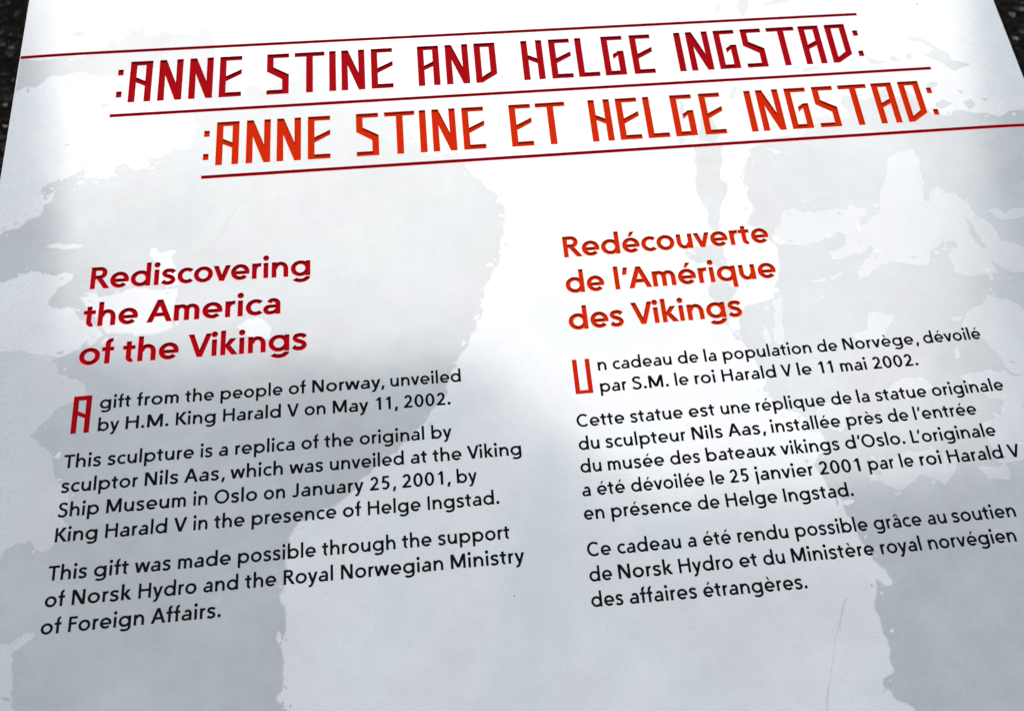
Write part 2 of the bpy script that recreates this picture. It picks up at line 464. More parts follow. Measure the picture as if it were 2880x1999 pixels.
PR = 0.65
M_white = print_mat('printed_white_laminate', (0.36, 0.387, 0.41), PR, .07, 1.45)
M_land = print_mat('printed_grey_map_tone', (0.24, 0.268, 0.286), PR, .11, 1.45)
M_line = print_mat('printed_dark_grey_tone', (0.225, 0.25, 0.268), PR, .06, 1.45)
M_mid = print_mat('printed_half_tone', tuple((a_ + b_) / 2 for a_, b_ in zip((0.36, 0.387, 0.41), (0.24, 0.268, 0.286))), PR, .08, 1.45)
M_faint = print_mat('printed_faint_grey_tone', (0.3, 0.326, 0.35), PR, .06, 1.45)
M_black = ink_mat('black_printed_ink', (.004, .004, .005), .8, 1.2, .2, .04)
M_red = ink_mat('deep_red_enamel', (0.23, 0.0006, 0.0025), .7, 1.28, .16, .03)
M_orange = ink_mat('orange_red_enamel', (0.38, 0.0135, 0.0006), .7, 1.28, .16, .03)
M_rule = ink_mat('dark_red_enamel', (0.3, 0.0008, 0.004), .7, 1.28, .16, .03)
M_redrim = ink_mat('red_rim_highlight', (0.62, 0.05, 0.075), .5, 1.4, .14, .15)  # paler than the letter floor: bright lit rim painted into the colour
M_orrim = ink_mat('orange_rim_highlight', (0.8, 0.16, 0.05), .5, 1.4, .14, .15)  # same painted highlight for the orange letters
M_inired = ink_mat('red_printed_ink', (0.17, 0.0008, 0.003), .7, 1.25, .14, .04)
M_iniora = ink_mat('orange_printed_ink', (0.36, 0.01, 0.0006), .7, 1.25, .14, .04)

M_edge = ink_mat('pale_laminate_edge', (.75, .75, .75), .5, 1.45, .05)
m, N, L, B = nodes_of('galvanised_steel')
B.inputs['Metallic'].default_value = .9; B.inputs['Roughness'].default_value = .45
tc = N.new('ShaderNodeTexCoord')
v_ = N.new('ShaderNodeTexVoronoi'); v_.inputs['Scale'].default_value = 60
L.new(tc.outputs['Object'], v_.inputs['Vector'])
rr = ramp(N, L, v_.outputs['Color'], [(0, (.35, .36, .37)), (1, (.52, .53, .54))]); L.new(rr.outputs[0], B.inputs['Base Color'])
M_steel = m

m, N, L, B = nodes_of('worn_asphalt')
tc = N.new('ShaderNodeTexCoord')
va = N.new('ShaderNodeTexVoronoi'); va.inputs['Scale'].default_value = 85; va.inputs['Randomness'].default_value = 1
vb = N.new('ShaderNodeTexVoronoi'); vb.inputs['Scale'].default_value = 260
nz = noise(N, L, 45, 4, .7, tc.outputs['Object']); nb = noise(N, L, 2.2, 4, .6, tc.outputs['Object'])
for t in (va, vb): L.new(tc.outputs['Object'], t.inputs['Vector'])
sx = N.new('ShaderNodeSeparateColor'); L.new(va.outputs['Color'], sx.inputs[0])
ra = ramp(N, L, sx.outputs[0], [(0, (.0008, .0008, .0008)), (.5, (.0022, .0022, .002)), (.88, (.007, .0067, .0062)), (.972, (.022, .0215, .02)), (1, (.10, .10, .096))])
sy = N.new('ShaderNodeSeparateColor'); L.new(vb.outputs['Color'], sy.inputs[0])
rb = ramp(N, L, sy.outputs[0], [(0, (.55, .55, .55)), (1, (1.5, 1.5, 1.5))])
rc = ramp(N, L, nb.outputs[0], [(.3, (.75, .75, .75)), (.7, (1.2, 1.18, 1.15))])
L.new(mul(N, L, mul(N, L, ra.outputs[0], rb.outputs[0]), rc.outputs[0]), B.inputs['Base Color'])
B.inputs['Roughness'].default_value = .9
B.inputs['Specular IOR Level'].default_value = .02
bm_ = N.new('ShaderNodeBump'); bm_.inputs['Strength'].default_value = 1; bm_.inputs['Distance'].default_value = .004
ad = N.new('ShaderNodeMath'); ad.operation = 'ADD'; L.new(va.outputs['Distance'], ad.inputs[0]); L.new(nz.outputs[0], ad.inputs[1])
L.new(ad.outputs[0], bm_.inputs['Height']); L.new(bm_.outputs[0], B.inputs['Normal'])
M_asphalt = m

# ------------------------------------------------------------------ the ground
g = mesh_obj('ground', [(-150, -150, 0), (150, -150, 0), (150, 150, 0), (-150, 150, 0)], [(0, 1, 2, 3)], [M_asphalt])
g['kind'] = 'structure'

# ------------------------------------------------------------------ the information panel
D = json.loads(r'''{"rules":{"r1":[[-399.2,278.35],[277.73,276.49]],"r2":[[-325.56,217.53],[325.32,217.97]],"r3":[[-254.04,157.9],[384.69,159.29]]},"lines":{"h1":["Rediscovering",[-326.07],-173.87,-0.00705,70.47],"h2":["the America",[-328.27,-285.16],-194.49,-0.00445,43.08],"h3":["of the Vikings",[-328.24,-299.46,-255.83],-176.17,-0.00414,15.32],"a1":["gift from the people of Norway, unveiled",[-311.5,-287.68,-256.19,-232.89,-187.93,-172.31,-120.05],-72.37,-0.00345,-15.93],"a2":["by H.M. King Harald V on May 11, 2002.",[-311.34,-293.64,-261.3,-230.69,-188.9,-177.31,-158.77,-130.45,-111.56],-80.25,-0.00447,-31.48],"b1":["This sculpture is a replica of the original by",[-330.73,-303.13,-244.29,-232.42,-221.97,-179.34,-164.51,-141.45,-94.35],-80.92,-0.00263,-53.83],"b2":["sculptor Nils Aas, which was unveiled at the Viking",[-330.62,-278.54,-253.76,-224.61,-187.06,-160.97,-108.69,-94.34,-71.73],-36.04,-0.00133,-68.99],"b3":["Ship Museum in Oslo on January 25, 2001, by",[-331.08,-301.13,-247.32,-234.0,-202.98,-185.15,-135.46,-114.79,-79.54],-66.35,-0.00093,-84.1],"b4":["King Harald V in the presence of Helge Ingstad.",[-330.94,-300.43,-258.56,-246.52,-233.56,-210.22,-153.03,-137.23,-99.21],-53.21,-0.00101,-99.46],"c1":["This gift was made possible through the support",[-332.63,-305.19,-280.74,-254.52,-218.01,-166.3,-116.45,-93.87],-48.43,0.00114,-121.56],"c2":["of Norsk Hydro and the Royal Norwegian Ministry",[-332.73,-316.8,-277.25,-238.33,-213.27,-189.81,-154.73,-86.69],-40.37,0.00191,-136.65],"c3":["of Foreign Affairs.",[-333.38,-317.22,-268.77],-227.11,0.00455,-151.16],"f1":["n cadeau de la population de Norvège, dévoilé",[21.74,32.11,77.7,96.3,109.46,176.8,195.41,253.56],295.48,0.00469,-15.73],"f2":["par S.M. le roi Harald V le 11 mai 2002.",[21.42,43.3,73.22,86.94,105.99,147.95,159.24,174.14,189.69,213.0],245.29,0.0044,-31.05],"g1":["Cette statue est une réplique de la statue originale",[2.62,38.8,78.81,100.86,125.26,177.65,196.01,208.79,248.98],299.99,0.00449,-53.8],"g2":["du sculpteur Nils Aas, installée près de l’entrée",[2.05,19.98,78.44,102.89,132.3,184.68,213.59,231.88],275.91,0.00551,-69.25],"g3":["du musée des bateaux vikings d’Oslo. L’originale",[1.4,19.5,61.16,85.4,135.81,180.03,225.72],284.71,0.00344,-84.24],"g4":["a été dévoilée le 25 janvier 2001 par le roi Harald V",[0.71,10.49,32.83,85.76,98.52,115.56,158.74,192.02,213.82,227.4,246.71,288.76],297.07,0.003,-99.44],"g5":["en présence de Helge Ingstad.",[0.02,17.74,74.31,92.96,131.36],177.86,-0.00027,-114.3],"d1":["Ce cadeau a été rendu possible grâce au soutien",[-0.63,18.54,63.78,73.77,96.23,134.0,185.87,221.75,238.07],281.11,0.00115,-136.96],"d2":["de Norsk Hydro et du Ministère royal norvégien",[-1.19,17.15,55.64,94.42,109.86,128.32,186.46,218.0],276.46,0.00012,-152.0],"d3":["des affaires étrangères.",[-1.89,22.06,68.52],134.64,-0.00797,-166.94],"i1":["Redécouverte",[8.51],160.41,0.00464,71.54],"i2":["de l’Amérique",[6.96,42.3],159.98,0.00275,43.5],"i3":["des Vikings",[5.84,51.01],129.3,0.00673,15.45]},"titles":[[-0.00073,229.04,38.01,[[":",-322.19],["A",-312.91],["N",-290.65],["N",-267.23],["E",-243.96],["S",-207.32],["T",-176.74],["I",-158.69],["N",-149.1],["E",-125.78],["a",-88.9],["N",-66.67],["D",-43.47],["H",-5.43],["E",17.07],["L",38.52],["G",60.06],["E",83.42],["I",120.36],["N",130.1],["G",153.26],["S",175.89],["T",206.79],["a",224.76],["D",247.09],[":",269.68]]],[0.00111,168.09,37.81,[[":",-253.31],["A",-243.97],["N",-221.53],["N",-198.66],["E",-175.33],["S",-138.69],["T",-108.1],["I",-90.33],["N",-80.6],["E",-57.33],["E",-20.54],["T",9.18],["H",41.9],["E",63.59],["L",85.35],["G",107.12],["E",130.29],["I",167.07],["N",176.56],["G",199.8],["S",222.35],["T",252.89],["a",271.34],["D",293.57],[":",315.64]]]],"inits":[[-328.67,-30.4,11.8,25.34],[4.4,-30.98,12.06,24.59]],"patches":[[3,0,[[-497.0,34.9],[-367.3,30.7],[-333.8,24.2],[-302.7,17.8],[-273.7,6.6],[-237.8,-8.8],[-222.4,-275.7],[-436.4,-254.9]]],[1,2,[[-422.3,278.8],[-399.0,277.2],[-367.4,276.9],[-340.8,276.9],[-335.5,281.4],[-330.5,289.6],[-326.9,292.1],[-327.4,287.6],[-319.9,289.5],[-315.8,298.5],[-304.5,302.7],[-301.4,303.2],[-305.9,295.4],[-303.6,290.9],[-289.5,295.8],[-274.7,292.1],[-261.9,288.7],[-261.7,295.5],[-258.9,297.9],[-253.2,290.6],[-249.1,275.6],[-247.3,256.1],[-245.5,245.3],[-235.9,243.5],[-233.2,236.3],[-226.0,231.1],[-222.3,233.7],[-219.5,238.8],[-212.8,236.6],[-208.0,231.6],[-200.4,237.5],[-195.8,244.3],[-194.5,237.1],[-188.8,240.2],[-181.1,242.1],[-183.1,254.2],[-180.2,261.2],[-175.4,262.1],[-169.5,253.2],[-163.8,240.9],[-159.0,234.7],[-150.3,240.0],[-141.8,225.2],[-137.9,228.5],[-130.0,239.8],[-126.9,227.7],[-118.0,221.2],[-122.0,215.7],[-115.4,210.6],[-106.9,208.3],[-97.1,214.0],[-87.6,212.1],[-84.5,206.7],[-94.7,202.3],[-99.6,199.2],[-97.4,185.4],[-94.0,177.4],[-89.6,170.4],[-82.5,163.3],[-71.1,165.7],[-62.6,165.7],[-59.4,158.3],[-57.0,151.6],[-51.1,143.6],[-45.2,135.6],[-37.4,128.7],[-35.6,125.4],[-38.1,120.4],[-30.9,115.7],[-34.1,102.2],[-37.5,86.7],[-38.6,73.6],[-45.6,61.1],[-52.2,51.1],[-55.9,38.8],[-53.5,34.5],[-60.2,20.6],[-66.7,9.0],[-74.9,-4.3],[-82.9,-24.2],[-95.3,-36.5],[-97.7,-40.9],[-108.1,-53.0],[-117.7,-61.0],[-137.0,-73.6],[-146.3,-82.7],[-153.2,-88.2],[-164.9,-91.9],[-181.2,-99.6],[-187.4,-109.2],[-189.2,-122.2],[-189.7,-137.0],[-191.5,-147.6],[-192.2,-172.2],[-189.4,-188.9],[-193.6,-201.4],[-186.5,-207.7],[-187.7,-262.0],[-332.2,-248.1],[-340.6,-193.4],[-345.1,-190.6],[-346.8,-183.3],[-346.3,-176.7],[-347.8,-169.8],[-348.3,-161.0],[-341.7,-156.8],[-336.3,-151.4],[-344.3,-153.1],[-350.3,-156.4],[-360.1,-157.9],[-370.1,-156.9],[-377.3,-107.4],[-362.9,-105.4],[-359.9,-100.1],[-354.3,-97.6],[-345.4,-96.9],[-341.8,-102.5],[-337.1,-104.4],[-331.5,-101.1],[-322.7,-92.9],[-325.2,-68.8],[-335.6,-57.6],[-338.7,-43.7],[-346.5,-37.4],[-354.4,-30.2],[-348.2,-22.4],[-341.8,-16.3],[-328.3,-8.9],[-321.1,-1.9],[-333.3,7.8],[-346.1,21.1],[-335.2,25.5],[-324.5,33.6],[-324.3,30.7],[-313.4,37.9],[-320.8,45.8],[-335.5,59.9],[-353.4,63.6],[-351.5,69.6],[-347.2,75.8],[-338.5,80.8],[-339.1,86.6],[-368.3,90.8],[-381.9,85.2],[-400.8,82.9],[-406.5,122.2],[-382.7,124.4],[-366.7,134.2],[-359.5,148.1],[-355.4,158.2],[-366.0,150.6],[-369.2,156.1],[-356.8,163.6],[-345.7,167.0],[-342.7,173.1],[-343.1,168.2],[-341.9,174.0],[-337.4,168.9],[-337.2,162.5],[-344.9,159.9],[-341.1,157.5],[-332.8,163.2],[-314.1,162.9],[-317.3,169.5],[-311.3,173.4],[-305.6,168.7],[-286.7,169.2],[-292.2,169.8],[-293.5,175.9],[-275.9,183.8],[-261.3,185.0],[-259.0,194.8],[-258.6,204.8],[-262.7,211.8],[-264.5,229.1],[-269.9,241.1],[-272.5,253.1],[-293.8,259.9],[-317.4,259.1],[-322.0,257.7],[-356.2,260.0],[-372.9,258.8],[-383.9,249.0],[-392.3,249.6],[-420.0,249.2]]],[0,1,[[-359.3,108.2],[-353.6,110.2],[-343.9,108.7],[-334.4,107.7],[-340.2,106.0],[-350.6,106.8]]],[0,1,[[-286.5,96.2],[-286.0,101.5],[-283.0,101.3],[-280.1,96.7],[-273.3,98.6],[-268.9,97.8],[-272.1,93.1],[-268.0,82.1],[-265.7,72.3],[-273.2,70.0],[-282.2,77.4],[-279.4,86.8]]],[0,1,[[-223.4,36.6],[-210.0,42.0],[-200.6,33.4],[-201.3,26.2],[-216.4,29.2]]],[0,1,[[-333.0,68.1],[-321.3,69.1],[-302.0,69.4],[-266.3,68.5],[-267.2,55.4],[-267.9,39.7],[-291.7,35.3],[-311.8,38.7],[-321.5,53.2]]],[1,1,[[-322.7,74.8],[-307.5,74.6],[-306.1,68.3],[-319.4,66.6]]],[1,0,[[-363.0,297.9],[-356.5,299.9],[-349.6,298.3],[-355.9,295.0]]],[1,0,[[-333.8,226.5],[-329.9,230.2],[-325.6,228.2],[-330.5,225.7]]],[1,0,[[-358.3,193.1],[-350.5,196.0],[-352.9,193.2]]],[1,1,[[-183.9,302.4],[-180.4,305.3],[-173.4,304.2],[-169.5,292.6],[-174.4,289.8],[-179.4,294.5]]],[1,0,[[-154.7,281.6],[-149.7,282.5],[-150.8,279.9],[-154.7,279.8]]],[1,0,[[-132.6,273.9],[-126.8,271.1],[-125.8,267.9],[-131.2,268.9]]],[1,0,[[-166.6,273.1],[-153.8,274.1],[-151.8,271.5],[-159.7,269.6]]],[2,0,[[-249.5,91.3],[-232.4,122.1],[-214.4,147.8],[-213.5,147.2],[-231.0,121.0],[-248.2,91.1]]],[1,1,[[119.3,159.4],[129.9,157.4],[141.4,157.8],[137.0,141.5],[133.2,128.9],[137.8,124.2],[136.2,115.7],[128.4,98.9],[125.4,85.4],[121.5,84.5],[119.1,87.6],[119.4,99.6],[115.9,113.5],[115.3,130.2]]],[1,1,[[96.3,68.3],[105.3,72.8],[109.7,70.8],[115.8,73.8],[125.3,72.2],[125.7,61.4],[121.0,53.2],[120.3,44.2],[129.7,37.3],[121.8,19.2],[117.4,9.5],[120.2,4.5],[125.1,-1.8],[126.3,13.4],[133.5,23.7],[144.3,25.6],[154.9,28.1],[163.6,49.3],[166.0,66.4],[162.9,76.9],[163.5,70.8],[158.2,76.6],[146.7,88.2],[150.6,95.2],[154.6,102.3],[152.2,111.7],[150.7,125.0],[155.3,139.9],[152.2,130.8],[153.0,135.1],[157.6,143.6],[162.9,153.3],[168.7,155.1],[179.3,158.8],[199.4,160.8],[209.4,165.8],[219.7,172.0],[219.8,176.6],[228.6,180.0],[241.3,174.5],[248.0,176.9],[242.6,187.9],[247.0,197.6],[252.6,195.5],[257.1,189.2],[267.9,192.0],[273.2,196.4],[282.4,200.6],[287.9,190.6],[297.5,199.5],[304.3,190.7],[310.3,193.9],[310.3,183.1],[313.7,173.5],[327.2,171.3],[333.9,176.7],[341.6,175.0],[353.9,171.8],[366.8,167.4],[399.5,173.3],[512.6,167.5],[317.8,-310.7],[173.4,-296.8],[184.5,-242.4],[173.8,-235.0],[167.9,-226.5],[168.7,-223.4],[175.9,-220.7],[177.6,-207.9],[175.5,-194.2],[176.8,-175.5],[179.0,-167.0],[183.6,-171.7],[189.6,-169.6],[180.4,-154.5],[175.6,-143.3],[170.2,-126.3],[168.9,-115.0],[162.1,-107.5],[155.9,-92.9],[168.2,-82.0],[164.4,-67.1],[142.9,-52.9],[132.8,-42.0],[137.9,-29.7],[131.1,-13.6],[119.7,1.8],[113.7,14.4],[113.2,25.4],[108.5,33.7],[111.1,43.6],[120.9,52.7],[114.4,60.3],[103.8,59.7]]],[3,1,[[163.3,73.5],[166.9,83.1],[175.3,95.2],[184.3,98.6],[199.7,93.3],[210.2,95.3],[224.7,93.3],[227.7,98.6],[238.2,94.1],[236.8,88.7],[230.6,83.7],[230.9,78.2],[219.8,73.7],[218.6,75.5],[212.6,77.8],[206.5,72.9],[196.0,70.1],[179.5,69.6]]],[3,1,[[268.3,137.5],[278.0,141.7],[288.6,142.3],[291.1,133.9],[288.4,124.4],[288.9,112.9],[284.7,98.1],[289.2,95.9],[292.6,105.0],[298.8,108.7],[301.3,102.5],[311.3,101.8],[318.5,91.8],[320.7,82.4],[329.9,74.4],[332.0,65.1],[333.6,59.6],[341.2,57.2],[350.9,51.1],[345.7,35.6],[331.2,36.7],[321.1,46.3],[322.6,35.6],[315.7,34.4],[292.4,38.8],[290.6,52.2],[296.8,58.8],[289.9,63.8],[280.0,58.3],[272.3,45.6],[258.9,47.6],[238.1,49.2],[228.0,41.3],[220.8,38.4],[220.5,43.6],[231.0,53.2],[238.1,61.5],[232.6,65.5],[225.7,58.0],[204.1,56.2],[203.5,60.6],[218.1,66.6],[219.0,73.7],[231.1,79.1],[240.8,84.8],[250.9,91.3],[252.6,104.2],[261.5,118.7],[266.2,129.9]]],[1,1,[[311.6,83.1],[317.9,68.0],[322.2,55.1],[317.3,55.4],[311.3,68.5],[313.8,73.8]]],[1,1,[[291.0,61.9],[299.4,62.2],[299.5,56.8],[291.1,56.6]]],[3,1,[[285.2,-3.8],[288.8,2.5],[296.0,7.8],[305.1,11.3],[310.5,18.0],[322.0,13.3],[329.1,10.2],[334.5,2.2],[319.2,-43.7],[309.5,-39.8],[302.3,-23.2],[296.0,-12.9]]],[3,1,[[220.0,10.5],[228.0,10.7],[237.3,8.3],[230.1,0.6],[226.5,-7.3],[232.9,-12.7],[209.1,-7.5],[204.6,-3.9],[216.9,-1.6]]],[3,1,[[152.7,25.0],[158.9,28.2],[157.1,14.7],[153.0,-6.3],[148.4,-4.3],[152.5,15.0]]],[3,0,[[184.0,39.5],[195.6,40.7],[194.1,37.9],[184.5,38.1]]],[3,0,[[198.0,41.0],[208.6,44.8],[207.3,42.5],[200.0,39.1]]],[3,0,[[191.6,105.1],[196.0,106.2],[195.1,103.9]]],[3,0,[[186.6,26.5],[190.2,28.0],[190.4,25.7]]],[3,0,[[174.3,154.1],[183.6,149.5],[186.6,147.4],[180.5,146.8]]],[3,1,[[332.8,86.1],[339.2,87.5],[343.5,82.5],[362.8,86.7],[360.4,79.4],[342.9,77.8]]],[3,1,[[219.0,-45.7],[231.3,-38.7],[243.8,-38.9],[250.0,-46.2],[240.6,-50.0],[223.7,-51.3]]],[3,1,[[272.6,-40.6],[294.7,-37.5],[319.9,-44.5],[301.5,-99.4],[280.8,-100.6],[278.8,-87.5],[277.5,-75.3],[292.8,-69.4],[298.1,-59.6],[282.0,-50.9]]],[3,1,[[191.2,-105.5],[194.8,-99.1],[217.2,-90.2],[238.0,-88.0],[252.7,-93.2],[244.2,-108.2],[240.2,-111.7],[225.5,-103.6],[207.1,-112.6],[198.9,-106.2]]],[3,1,[[266.8,-103.3],[284.1,-102.8],[284.3,-111.6],[270.5,-110.8]]],[3,1,[[170.4,-51.0],[187.2,-49.3],[188.7,-59.7],[179.8,-71.1],[170.8,-66.4],[154.1,-69.0]]],[3,0,[[273.1,-21.3],[277.2,-18.4],[276.3,-27.0],[272.3,-27.8]]],[3,0,[[143.4,10.0],[145.8,-3.4],[142.4,-9.6],[140.5,1.4]]],[1,0,[[315.3,249.1],[324.0,249.8],[330.9,244.3],[337.4,237.5],[344.2,232.0],[345.1,224.5],[359.4,219.8],[343.9,213.4],[334.5,223.9],[323.7,230.3],[332.4,236.6],[325.3,243.4],[316.5,245.9]]],[1,0,[[273.0,231.8],[279.9,230.1],[290.4,226.9],[282.5,224.4],[275.8,226.7]]],[1,0,[[292.4,230.3],[297.4,233.3],[303.7,226.0],[296.6,226.5]]],[1,0,[[217.1,222.1],[221.9,225.4],[229.5,227.3],[234.5,224.5],[223.8,220.4]]],[1,0,[[260.2,230.2],[264.2,229.9],[261.4,227.0]]],[1,0,[[315.7,201.9],[320.7,205.2],[327.0,203.6],[324.4,200.1],[317.7,198.1]]],[1,0,[[318.8,184.3],[326.0,188.0],[332.7,182.7],[323.3,178.7],[318.6,180.2]]],[1,0,[[342.4,184.4],[349.2,186.4],[351.4,180.3],[344.9,176.0]]],[1,0,[[340.9,196.5],[345.3,193.8],[342.3,191.0]]],[1,0,[[307.5,232.0],[312.2,234.2],[312.9,229.1],[308.2,227.0]]],[1,0,[[182.0,298.1],[189.3,297.6],[186.0,286.0],[180.6,279.9],[178.4,290.4]]],[1,0,[[199.8,291.7],[213.7,297.4],[227.1,295.2],[211.3,290.9]]],[1,0,[[194.8,282.8],[198.4,282.3],[195.8,279.9]]],[1,0,[[357.2,185.8],[363.5,186.0],[360.5,183.2]]],[1,0,[[157.7,286.5],[163.9,294.6],[164.4,291.3],[160.2,285.7]]],[1,0,[[154.5,201.1],[161.8,212.5],[162.8,210.1],[157.1,198.6]]],[1,0,[[114.6,200.4],[117.3,199.0],[115.3,184.0],[112.6,183.0]]],[1,0,[[130.2,187.6],[136.8,185.9],[140.5,168.4],[135.0,159.8],[123.1,164.0],[127.4,177.4]]],[1,0,[[108.1,167.3],[113.6,165.8],[110.8,160.4],[107.5,161.2]]],[3,0,[[156.7,-175.4],[157.6,-176.3],[149.7,-191.9],[141.7,-207.8],[135.3,-223.5],[130.7,-239.0],[129.8,-238.9],[134.4,-223.4],[140.9,-207.7],[148.8,-190.1]]]],"uL":-400.0,"uR":400.0}''')
UL, UR, VB, VT = D['uL'], D['uR'], -300.0, 430.0     # board outline, mm
THICK = 13.0
root = bpy.data.objects.new('information_panel', None)
link(root)
root.matrix_world = ROOT
root.empty_display_size = .1
root['label'] = 'white bilingual information board with a grey map print and red engraved headings, above dark asphalt'
root['category'] = 'sign'

SH = 60                                  # width of the softly rolled side edges, mm
def drop(u):
    d = min(u - UL, UR - u)
    if d >= SH: return 0.0
    return -1.2 * ((SH - max(0, d)) / SH) ** 2
def P3(u, v, z=0.0): return (u * MM, v * MM, (drop(u) + z) * MM)

holes = []           # outlines cut out of the printed face, mm
def engrave(acc, pts, tris, lps, place, depth, rim, mf, mw, mr):
    """one recessed letter: floor, walls and a chamfered rim; place maps glyph units to mm"""
    q = [place(x, y) for x, y in pts]
    acc.add([P3(u, v, -depth) for u, v in q], tris, mf)
    for lp in lps:
        inn = [q[i] for i in lp]
        if len(inn) > 3 and abs(area(inn)) < 0.02: continue
        out = offset(inn, rim)
        n = len(inn)
        vs_ = [P3(u, v, -depth) for u, v in inn] + [P3(u, v, -rim) for u, v in inn] + [P3(u, v, 0) for u, v in out]
        acc.add(vs_, [(i, (i + 1) % n, n + (i + 1) % n, n + i)[::-1] for i in range(n)], mw)
        acc.add(vs_, [(n + i, n + (i + 1) % n, 2 * n + (i + 1) % n, 2 * n + i)[::-1] for i in range(n)], mr)
        holes.append(out)

DEPTH, RIM = 1.1, 0.34
# titles
for (sl, ic, hs, let), mm_, lab in zip(D['titles'], (M_red, M_orange), ('deep red engraved English title in angular capitals', 'orange-red engraved French title in angular capitals')):
    acc = Acc(); colons = []
    for ch, u in let:
        pts, tris = union(rune(ch))
        lps = loops(tris)
        a_ = acc
        if ch == ':':
            a_ = Acc(); colons.append(a_)
        base = sl * u + ic
        uu = u if ch != ':' else u - 0.0
        hx = hs * 0.78
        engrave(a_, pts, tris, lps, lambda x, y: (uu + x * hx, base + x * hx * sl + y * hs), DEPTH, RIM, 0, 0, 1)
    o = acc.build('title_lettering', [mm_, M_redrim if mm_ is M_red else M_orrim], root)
    o['label'] = lab
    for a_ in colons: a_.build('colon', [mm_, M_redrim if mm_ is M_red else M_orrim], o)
# rules
RT = 2.9
r1, r2, r3 = D['rules']['r1'], D['rules']['r2'], D['rules']['r3']
r1[0][0] = UL; r3[1][0] = UR
def cut_rule(a, b, open_l, open_r):
    n = 60
    acc = Acc()
    us = [a[0] + (b[0] - a[0]) * i / n for i in range(n + 1)]
    if open_l: us = [a[0] + 2 * i for i in range(0, 34)] + [u for u in us if u > a[0] + 68]
    if open_r: us = [u for u in us if u < b[0] - 68] + [b[0] - 2 * i for i in range(33, -1, -1)]
    vv = lambda u: a[1] + (b[1] - a[1]) * (u - a[0]) / (b[0] - a[0])
    e0 = 0 if open_l else RIM; e1 = 0 if open_r else RIM
    inner = [(u + (e0 if i == 0 else 0) - (e1 if i == len(us) - 1 else 0)) for i, u in enumerate(us)]
    top = [(u, vv(u) + RT / 2) for u in us]; bot = [(u, vv(u) - RT / 2) for u in us]
    ti = [(u, vv(u) + RT / 2 - RIM) for u in inner]; bi = [(u, vv(u) - RT / 2 + RIM) for u in inner]
    m_ = len(us)
    vs_ = [P3(*p, -DEPTH * .85) for p in bi] + [P3(*p, -DEPTH * .85) for p in ti] + [P3(*p, -RIM) for p in bi] + [P3(*p, -RIM) for p in ti] + [P3(*p) for p in bot] + [P3(*p) for p in top]
    fl, wa, ri = [], [], []
    for i in range(m_ - 1):
        fl.append((i, i + 1, m_ + i + 1, m_ + i))
        wa += [(2 * m_ + i, 2 * m_ + i + 1, i + 1, i), (m_ + i, m_ + i + 1, 3 * m_ + i + 1, 3 * m_ + i)]
        ri += [(4 * m_ + i, 4 * m_ + i + 1, 2 * m_ + i + 1, 2 * m_ + i), (3 * m_ + i, 3 * m_ + i + 1, 5 * m_ + i + 1, 5 * m_ + i)]
    for i, op in ((0, open_l), (m_ - 1, open_r)):
        if not op:
            wa.append((i, m_ + i, 3 * m_ + i, 2 * m_ + i)); ri.append((2 * m_ + i, 3 * m_ + i, 5 * m_ + i, 4 * m_ + i))
    acc.add(vs_, fl, 0); acc.add(vs_, wa, 0); acc.add(vs_, ri, 1)
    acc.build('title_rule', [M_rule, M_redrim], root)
    holes.append(bot + top[::-1])
cut_rule(r1[0], r1[1], True, False)
cut_rule(r2[0], r2[1], False, False)
cut_rule(r3[0], r3[1], False, True)

REPORT = []
# headings
HEAVY = font(128, 102, 30)
EMH = 16.25 / .708
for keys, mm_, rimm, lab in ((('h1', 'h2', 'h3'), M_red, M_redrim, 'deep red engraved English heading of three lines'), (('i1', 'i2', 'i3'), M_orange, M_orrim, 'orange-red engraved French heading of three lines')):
    acc = Acc()
    for k in keys:
        t, an, end, sl, ic = D['lines'][k]
        pos, rep = layout(HEAVY, t, an, end, EMH); REPORT.append((k, rep))
        for ch, u, s in pos:
            pts, tris, lps = glyph(HEAVY, ch)
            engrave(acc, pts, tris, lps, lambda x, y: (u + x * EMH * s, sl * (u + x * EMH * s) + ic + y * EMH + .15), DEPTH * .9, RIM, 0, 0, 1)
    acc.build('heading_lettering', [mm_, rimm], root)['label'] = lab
# paragraphs: flat printed ink a twentieth of a millimetre proud of the face
BODY = font(134, 112, 24)
EMB = 8.78 / .708
PARA = [('a1', 'a2'), ('b1', 'b2', 'b3', 'b4'), ('c1', 'c2', 'c3'), ('f1', 'f2'), ('g1', 'g2', 'g3', 'g4', 'g5'), ('d1', 'd2', 'd3')]
for keys in PARA:
    acc = Acc()
    for k in keys:
        t, an, end, sl, ic = D['lines'][k]
        pos, rep = layout(BODY, t, an, end, EMB); REPORT.append((k, rep))
        for ch, u, s in pos:
            pts, tris, _ = glyph(BODY, ch)
            acc.add([P3(u + x * EMB * s, sl * (u + x * EMB * s) + ic + y * EMB, .06) for x, y in pts], tris)
    acc.build('paragraph_lettering', [M_black], root)
for (u, v, w_, h_), ch, mm_ in zip(D['inits'], 'BU', (M_inired, M_iniora)):
    pts, tris = union(rune(ch))
    acc = Acc()
    acc.add([P3(u + x * w_, v + y * h_, .06) for x, y in pts], tris)
    acc.build('initial_letter', [mm_], root)['label'] = 'large red capital A' if ch == 'B' else 'large orange-red capital U'
if globals().get('DEBUG'):
    for k, rep in REPORT: print(k, rep)

